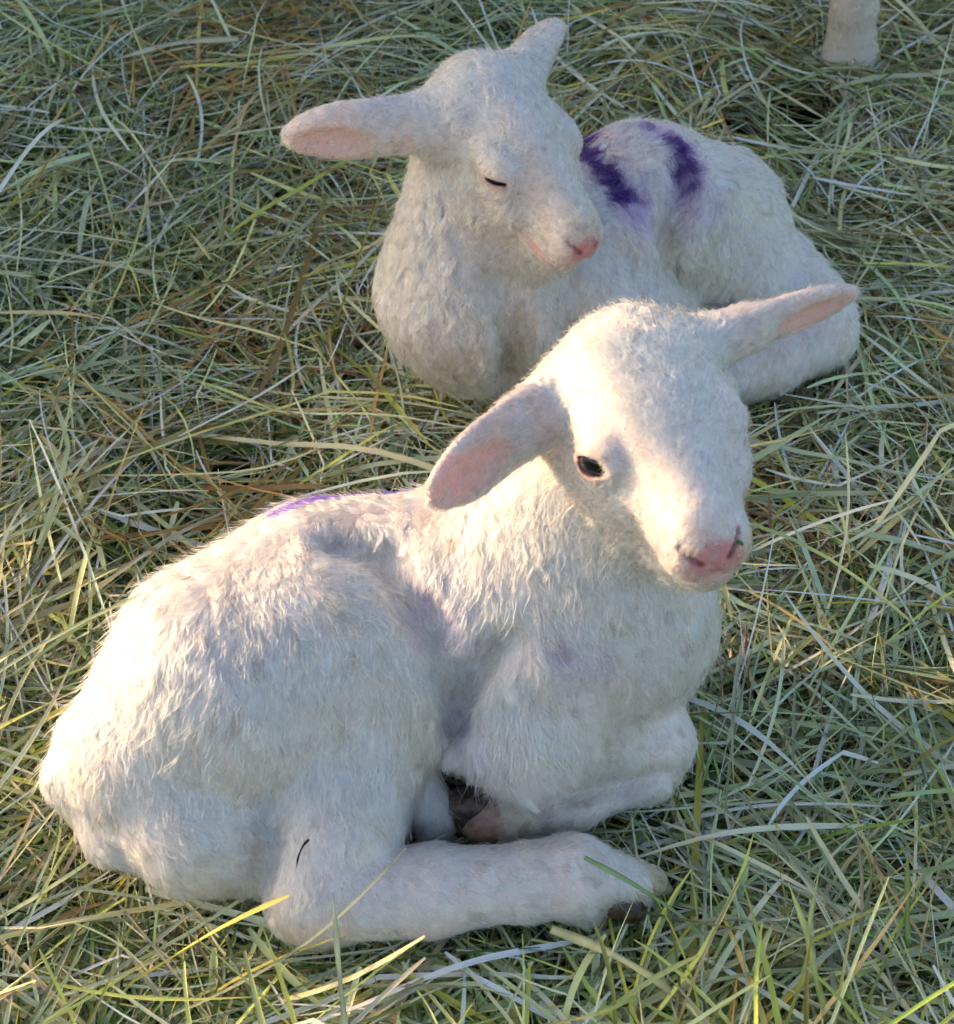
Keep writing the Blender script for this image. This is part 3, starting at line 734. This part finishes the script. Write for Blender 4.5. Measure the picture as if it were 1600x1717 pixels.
#HAY
def ribbons(name, n, region, zr, length, width, seed, material, coh=.75, up_frac=.02, palette=None, S=6, collide=True, layer_pow=1.0):
    """n grass blades as V-folded ribbons lying in a loose heap; one mesh"""
    r = np.random.default_rng(seed)
    x = r.uniform(region[0], region[1], n); y = r.uniform(region[2], region[3], n)
    q = np.stack([x, y, x * 0], -1)
    th = 2.2 * vnoise(q * 2.6, seed + 1) + 1.0 * vnoise(q * 9, seed + 2) + r.normal(0, coh, n)
    L = length[0] * np.exp(r.normal(0, length[1], n)); L = np.clip(L, .02, length[2])
    W = width[0] * np.exp(r.normal(0, width[1], n)); W = np.clip(W, .0004, width[2])
    bend = r.normal(0, .38, n); kink = np.where(r.random(n) < .18, r.normal(0, .9, n), 0); kpos = r.uniform(.25, .75, n)
    u = r.random(n) ** layer_pow
    z0 = zr[0] + (zr[1] - zr[0]) * u
    pitch = r.normal(0, .05, n) + np.where(r.random(n) < up_frac, r.uniform(.15, .65, n), 0)
    arch = r.normal(0.02, .03, n)
    t = np.linspace(0, 1, S + 1)
    C = np.zeros((n, S + 1, 3)); D = np.zeros((n, S + 1, 3))
    cx, cy, cz = x.copy(), y.copy(), np.zeros(n); ds = L / S
    for i in range(S + 1):
        a = th + bend * (t[i] - .5) + kink * (t[i] > kpos)
        pz = np.sin(pitch - arch * 6 * (t[i] - .5)); ph = np.sqrt(1 - pz ** 2)
        D[:, i] = np.stack([np.cos(a) * ph, np.sin(a) * ph, pz], -1)
        C[:, i] = np.stack([cx, cy, cz], -1)
        cx = cx + D[:, i, 0] * ds; cy = cy + D[:, i, 1] * ds; cz = cz + D[:, i, 2] * ds
    flat = pitch < .2
    cent = np.where(flat, C[:, :, 2].mean(1), 0); C[:, :, 2] -= cent[:, None]
    C[:, :, 2] += z0[:, None] + hay_h(C[:, :, 0].ravel(), C[:, :, 1].ravel()).reshape(n, -1)
    keep = np.ones(n, bool)
    # bare holes where the soil shows
    for hx_, hy_, hr in HOLES:
        d = np.hypot(C[:, :, 0] - hx_, (C[:, :, 1] - hy_) * 1.2).min(1); keep &= ~((d < hr) & (r.random(n) < .985))
    if collide:
        for f in fields:
            s = f.sample(C.reshape(-1, 3)).reshape(n, -1); keep &= ~(s < .0005).any(1)
    C, D, W, L, th = C[keep], D[keep], W[keep], L[keep], th[keep]; n = len(C)
    roll = r.normal(0, .5, n)[:, None] + r.normal(0, 1.0, n)[:, None] * (t - .5)[None]
    Z = np.array([0, 0, 1.]); side = unit(np.cross(D, Z)); nor = np.cross(side, D)
    sv = side * np.cos(roll)[..., None] + nor * np.sin(roll)[..., None]; nv = nor * np.cos(roll)[..., None] - side * np.sin(roll)[..., None]
    ragged = r.random(n) < .45
    prof = np.where(ragged[:, None], np.minimum(1, (1 - t[None]) * 6 + .45), np.clip((1 - t[None]) * 2.2, .06, 1)) * np.minimum(1, .55 + t[None] * 3)
    hw = (W[:, None] * prof / 2)[..., None]
    fold = r.uniform(.15, .75, n)[:, None, None]
    V = np.stack([C - sv * hw + nv * hw * fold, C, C + sv * hw + nv * hw * fold], 2).reshape(-1, 3)
    base = (np.arange(n) * (S + 1) * 3)[:, None, None] + (np.arange(S) * 3)[None, :, None] + np.arange(2)[None, None]
    F = np.stack([base, base + 1, base + 4, base + 3], -1).reshape(-1, 4)
    pal, pw = palette
    mid = C[:, S // 2]; pw = np.array(pw, float)
    k = vnoise(mid * 4.5, seed + 7) + .35 * np.clip((mid[:, 1] - .30) / .3, 0, 1); k2 = vnoise(mid * 9, seed + 8)
    probs = np.tile(pw / pw.sum(), (n, 1)); 
    warm = np.array([c[0] / c[1] for c in pal]); probs = probs * np.exp(np.outer(k * 1.3 + k2 * .7, (warm - warm.mean()) * 4)); probs /= probs.sum(1, keepdims=True)
    ci = (np.cumsum(probs, 1) < r.random(n)[:, None]).sum(1).clip(0, len(pal) - 1)
    col = np.asarray(pal)[ci] * np.exp(r.normal(-.05, .42, n))[:, None] * (1 + r.normal(0, .06, (n, 3)))
    colv = np.repeat(col[:, None], S + 1, 1)
    tip = (t[None] ** 3 * r.uniform(0, .6, n)[:, None])[..., None]; colv = colv * (1 - tip) + np.array([.40, .30, .15]) * tip
    blot = np.clip(vnoise(C.reshape(-1, 3) * 70, seed + 9), 0, 1).reshape(n, -1, 1) * .35; colv = colv * (1 - blot)
    colv = np.repeat(colv[:, :, None], 3, 2).reshape(-1, 3)
    return mesh_np(name, V, F, [material], col=np.clip(colv, .005, .85), smooth=True)

HOLES = [(*P(1345, 165, 0)[:2], .028), (*P(1245, 205, 0)[:2], .025), (*P(45, 262, 0)[:2], .015), (*P(390, 768, 0)[:2], .015), (*P(1450, 760, 0)[:2], .010)]
PAL = [(.42, .50, .20), (.54, .62, .32), (.67, .72, .46), (.80, .82, .58), (.80, .70, .32), (.93, .85, .53), (.52, .33, .12), (.10, .17, .05), (.30, .43, .09), (.72, .71, .15), (.30, .18, .09)]
PW = [5, 6.5, 6, 4, 2.6, 2.2, .9, 4.5, 2, 1.0, .8]
FINAL_HAY = QUICK != 1
if FINAL_HAY:
    hay = [ribbons('hay', 42000, (-.80, .85, -.62, 1.0), (-.042, .004), (.095, .5, .28), (.0021, .45, .0052), 101, M_HAY, palette=(PAL, PW), layer_pow=.8),
           ribbons('hay', 34000, (-.75, .80, -.58, .95), (-.034, .008), (.065, .5, .22), (.0013, .38, .0028), 102, M_HAY, palette=(PAL, PW), coh=1.0, up_frac=.015),
           ribbons('hay', 8500, (-.75, .80, -.58, .95), (.000, .016), (.14, .4, .32), (.0021, .42, .0048), 103, M_HAY, palette=([PAL[i] for i in (1, 2, 3, 4, 5, 9, 6)], [4, 5, 4, 3, 3, 1, 1]), coh=.9, up_frac=.02, S=9),
           ribbons('hay', 650, (-.42, .32, -.50, -.37), (-.010, .006), (.095, .35, .17), (.0022, .40, .0042), 105, M_HAY, palette=([(.66, .62, .16), (.74, .70, .36), (.48, .54, .16), (.80, .72, .46)], [4, 3, 4, 2]), coh=1.2, up_frac=.15, S=8),
           ribbons('hay', 130, (.04, .20, -.49, -.41), (-.006, .008), (.100, .3, .17), (.0028, .35, .0050), 107, M_HAY, palette=([(.72, .68, .14), (.82, .76, .34), (.60, .62, .14)], [4, 3, 3]), coh=1.2, up_frac=.35, S=8),
           ribbons('hay', 500, (-.46, -.30, -.37, -.02), (-.010, .006), (.085, .35, .17), (.0026, .40, .0050), 106, M_HAY, palette=([(.66, .62, .16), (.74, .70, .36), (.48, .54, .16), (.80, .72, .46)], [4, 3, 4, 2]), coh=1.2, up_frac=.10, S=8),
           ribbons('hay', 42000, (-3, 3, -2.4, 3.6), (-.030, .004), (.16, .4, .35), (.005, .4, .010), 104, M_HAY, palette=(PAL, PW), S=4, collide=True)]
    bpy.context.view_layer.update()
    # merge the layers into one object
    a0 = hay[0]
    Vs, Fs, Cs, off = [], [], [], 0
    for o in hay:
        me = o.data; nv = len(me.vertices); nf = len(me.polygons)
        v = np.zeros(nv * 3, np.float32); me.vertices.foreach_get('co', v)
        f = np.zeros(nf * 4, np.int32); me.loops.foreach_get('vertex_index', f)
        c = np.zeros(nv * 4, np.float32); me.attributes['col'].data.foreach_get('color', c)
        v = v.reshape(-1, 3); f = f.reshape(-1, 4)
        if o is hay[-1]:                                         # the far ring only
            mid = v[f].mean(1); ok = ~((mid[:, 0] > -.7) & (mid[:, 0] < .75) & (mid[:, 1] > -.5) & (mid[:, 1] < .9)); f = f[ok]
        Vs.append(v); Fs.append(f + off); Cs.append(c.reshape(-1, 4)[:, :3]); off += nv
        bpy.data.objects.remove(o); bpy.data.meshes.remove(me)
    H = mesh_np('hay', np.concatenate(Vs), np.concatenate(Fs), [M_HAY], col=np.concatenate(Cs))
    tag(H, 'loose heap of green and straw coloured hay spread over the ground', 'hay', None, 'stuff')

#STALKS
def stalk(name, pts, width, color, label, cat='hay stalk', sub=6):
    """one separate blade as a folded, slightly thick ribbon through world points"""
    pts = np.array(pts); T = np.linspace(0, 1, len(pts)); tt = np.linspace(0, 1, sub * (len(pts) - 1) + 1)
    C = np.stack([np.interp(tt, T, pts[:, i]) for i in range(3)], -1)
    for _ in range(4): C[1:-1] = (C[:-2] + 2 * C[1:-1] + C[2:]) / 4
    D = unit(np.gradient(C, axis=0)); side = unit(np.cross(D, TOC + np.array([.2, 0, .3]))); nor = np.cross(side, D)
    w = (width / 2 * np.clip((1 - tt) * 4, .25, 1) * (.8 + .2 * np.sin(tt * 9)))[:, None]
    ring = [C - side * w + nor * w * .4, C + nor * w * .05, C + side * w + nor * w * .4, C - nor * w * .25]
    V = np.stack(ring, 1).reshape(-1, 3); n = len(C); F = []
    for i in range(n - 1):
        for k in range(4): F.append((i * 4 + k, i * 4 + (k + 1) % 4, i * 4 + 4 + (k + 1) % 4, i * 4 + 4 + k))
    col = np.asarray(color)[None] * (1 + .25 * vnoise(V * 90, 3))[:, None]
    o = mesh_np(name, V, np.array(F), [M_HAY], col=col); tag(o, label, cat, 'stalks lying loose on top of the hay'); return o
stalk('hay_stalk', [P(980, 1438, .068), P(1060, 1480, .062), P(1150, 1540, .030), P(1235, 1625, .010)], .0032, (.34, .46, .20), 'green blade lying across the stretched hind foot of the nearest lamb')
stalk('hay_stalk', [P(590, 1790, -.005), P(576, 1700, .030), P(566, 1600, .060), P(559, 1497, .085)], .0042, (.74, .72, .42), 'pale upright stalk standing in front of the hind leg')
stalk('hay_stalk', [P(925, 1558, .020), P(1010, 1590, .028), P(1090, 1635, .028), P(1160, 1690, .015)], .0062, (.80, .72, .36), 'broad yellow leaf lying just below the hind foot')
stalk('hay_stalk', [P(1400, 1740, .0), P(1372, 1660, .030), P(1352, 1560, .055), P(1322, 1480, .060)], .0050, (.66, .66, .22), 'bright yellow green leaf rising near the bottom right')
stalk('hay_stalk', [P(1395, 1740, .0), P(1368, 1640, .035), P(1350, 1580, .050), P(1376, 1450, .070)], .0034, (.70, .68, .24), 'slim yellow leaf crossing the bright leaf near the bottom right')
stalk('hay_stalk', [P(1436, 1640, .0), P(1444, 1560, .025), P(1446, 1480, .040), P(1438, 1395, .055)], .0032, (.50, .36, .22), 'brown upright stem at the lower right of the hay')
stalk('hay_stalk', [P(1525, 1620, .0), P(1520, 1540, .030), P(1522, 1430, .060)], .0050, (.36, .42, .12), 'olive upright stem close to the right edge')
stalk('hay_stalk', [P(1165, 1060, .02), P(1210, 1110, .02), P(1212, 1200, .02), P(1230, 1290, .018)], .0022, (.55, .38, .24), 'long thin brown stem beside the chest of the nearest lamb')
stalk('hay_stalk', [P(665, 385, .05), P(620, 415, .03), P(545, 440, .02), P(510, 470, .012)], .0040, (.60, .54, .32), 'straw coloured stalk leaning on the neck of the farther lamb')
stalk('hay_stalk', [P(400, 66, .02), P(300, 70, .02), P(190, 100, .02)], .0070, (.72, .66, .44), 'broad pale straw leaf at the upper left of the hay')
stalk('hay_stalk', [P(1180, 190, .02), P(1270, 130, .035), P(1300, 150, .03), P(1420, 220, .015)], .0036, (.72, .64, .40), 'bent pale stalk spanning the dark bare soil')
stalk('dirt', [on_coat(f1, 520, 1404, .006), on_coat(f1, 511, 1412, .008), on_coat(f1, 502, 1432, .006), on_coat(f1, 499, 1452, .006)], .0016, (.03, .025, .02), 'thin thread of black twig caught in the crease above the hock', 'dirt', 5)  # thread of dirt, shaped as a thin dark stalk
stalk('leaf_fleck', [on_coat(f1, 1234, 910, .002), on_coat(f1, 1240, 906, .003), on_coat(f1, 1245, 915, .002)], .0024, (.08, .20, .04), 'tiny green leaf fleck on the nose of the nearest lamb', 'leaf', 2)

#EWE
ex = P(1417, 92, .0)
eb = []
A_ = lambda prim, k=.03: eb.append((prim, k))
v3 = lambda x, y, z: np.array([ex[0] + x, ex[1] + y, z])
for (lx, ly, hind) in ((0, 0, 1), (.17, .02, 1), (.01, .52, 0), (.17, .50, 0)):
    A_(cone(v3(lx, ly, .012), v3(lx, ly, .05), .0215, .0200), .01)
    A_(cone(v3(lx + .004, ly - .005, .004), v3(lx + .003, ly - .004, .022), .0290, .0235), .006)
    A_(cone(v3(lx, ly, .05), v3(lx, ly + (.015 if hind else 0), .22), .0190, .023), .015)
    A_(cone(v3(lx, ly + (.015 if hind else 0), .22), v3(lx + (.03 if lx < .1 else -.03), ly + (-.02 if not hind else .04), .42), .028, .070), .04)
A_(ell(v3(.085, .03, .52), (.135, .16, .15)), .05)
A_(ell(v3(.085, .27, .52), (.145, .26, .17)), .05)
A_(ell(v3(.085, .50, .52), (.13, .15, .15)), .05)
A_(cone(v3(.085, .58, .56), v3(.085, .78, .72), .10, .065), .06)
A_(cone(v3(.085, .78, .74), v3(.085, .95, .66), .065, .038), .03)
A_(cone(v3(.03, .76, .77), v3(-.06, .77, .75), .02, .012), .01)
A_(cone(v3(.14, .76, .77), v3(.23, .77, .75), .02, .012), .01)
A_(cone(v3(.085, -.10, .55), v3(.085, -.14, .36), .03, .018), .03)
ef = Field(v3(-.14, -.20, 0) * (1, 1, 0) + (0, 0, -.012), v3(.32, 1.05, .92), .009, (v3(-.04, -.04, -.01), v3(.04, .04, .09)), .0022)
for pr, k in eb: ef.add(pr, k)
eV, eF = ef.surface()
ewe = bpy.data.objects.new('sheep', None); scn.collection.objects.link(ewe)
tag(ewe, 'pale leg of a sheep standing in the hay at the top right corner', 'sheep')
ebody = mesh_np('body', eV, eF, [M_SKIN], parent=ewe)
nrm = np.zeros(len(eV) * 3, np.float32); ebody.data.vertex_normals.foreach_get('vector', nrm)
eC = np.tile(np.array([.58, .50, .42]), (len(eV), 1)) * (1 + .12 * vnoise(eV * 60, 4))[:, None]
a = ebody.data.attributes.new('col', 'FLOAT_COLOR', 'POINT')
a.data.foreach_set('color', np.concatenate([eC, np.ones((len(eC), 1))], 1).astype(np.float32).ravel())
if QUICK != 1:
    ecfg = dict(head=(v3(.085, .85, .7), np.eye(3), np.ones(3)), ears=[], comb=[(1428, 60, 0, 1, .005), (1400, 30, 0, 1, .005), (1450, 20, 0, 1, .005), (1400, -900, 0, 1, .022), (1700, -900, 0, 1, .022)],
                lift=.35, messy=1, curl=.6, clump=.6, clump_frac=.06, rad=.00020)
    cmid = eV[eF].mean(1)
    leg = (cmid[:, 2] < .10) & (np.abs(cmid[:, 0] - ex[0]) < .05) & (np.abs(cmid[:, 1] - ex[1]) < .05)
    fur(ecfg, eV, eF[leg], nrm.reshape(-1, 3).astype(float), eC, np.ones(len(eV)), ewe, 1.6e6, 55)

#SHADE BLOCKERS
def box(name, c, d, material, parent=None, bev=0):
    x, y, z = np.array(d) / 2
    V = np.array([(a * x, b * y, e * z) for a in (-1, 1) for b in (-1, 1) for e in (-1, 1)]) + c
    F = np.array([(0, 1, 3, 2), (4, 6, 7, 5), (0, 4, 5, 1), (2, 3, 7, 6), (0, 2, 6, 4), (1, 5, 7, 3)])
    return mesh_np(name, V, F, [material], smooth=False, parent=parent)
M_WOOD = plain_mat('weathered_wood', (.30, .24, .18), .8, .2, 0, .6, 30, (.18, .14, .10))
wl = bpy.data.objects.new('shade_wall', None); scn.collection.objects.link(wl)  # unseen, added to keep the rear lamb and upper hay out of the sun
tag(wl, 'unseen board wall added left of the lambs to block the sun', 'wall')
WX, WY = -1.45, .61                                             # the shading wall's near corner, where its shadow edge starts
for i in range(24):
    box('board', (WX - .012, WY + .075 + i * .152, 1.2), (.024, .149, 2.5), M_WOOD, wl)
for z in (.5, 1.3, 2.1): box('rail', (WX - .055, WY + 1.82, z), (.05, 3.6, .09), M_WOOD, wl)
# added low boards shade the hay beside the wall's shadow
fn = bpy.data.objects.new('shade_fence', None); scn.collection.objects.link(fn)
tag(fn, 'unseen low boards and rail added to shade hay and face', 'fence')
for k, z in enumerate((.045, .152, .259, .366)): box('board', (WX, .535, z), (.022, .145, .104), M_WOOD, fn)
box('post', (WX - .04, .490, .20), (.05, .05, .46), M_WOOD, fn)
box('rail', (WX, .000, .835), (.024, 1.010, .160), M_WOOD, fn)  # added rail, its shadow falls across the front lamb's face
box('post', (WX - .04, -.480, .46), (.05, .05, .96), M_WOOD, fn)
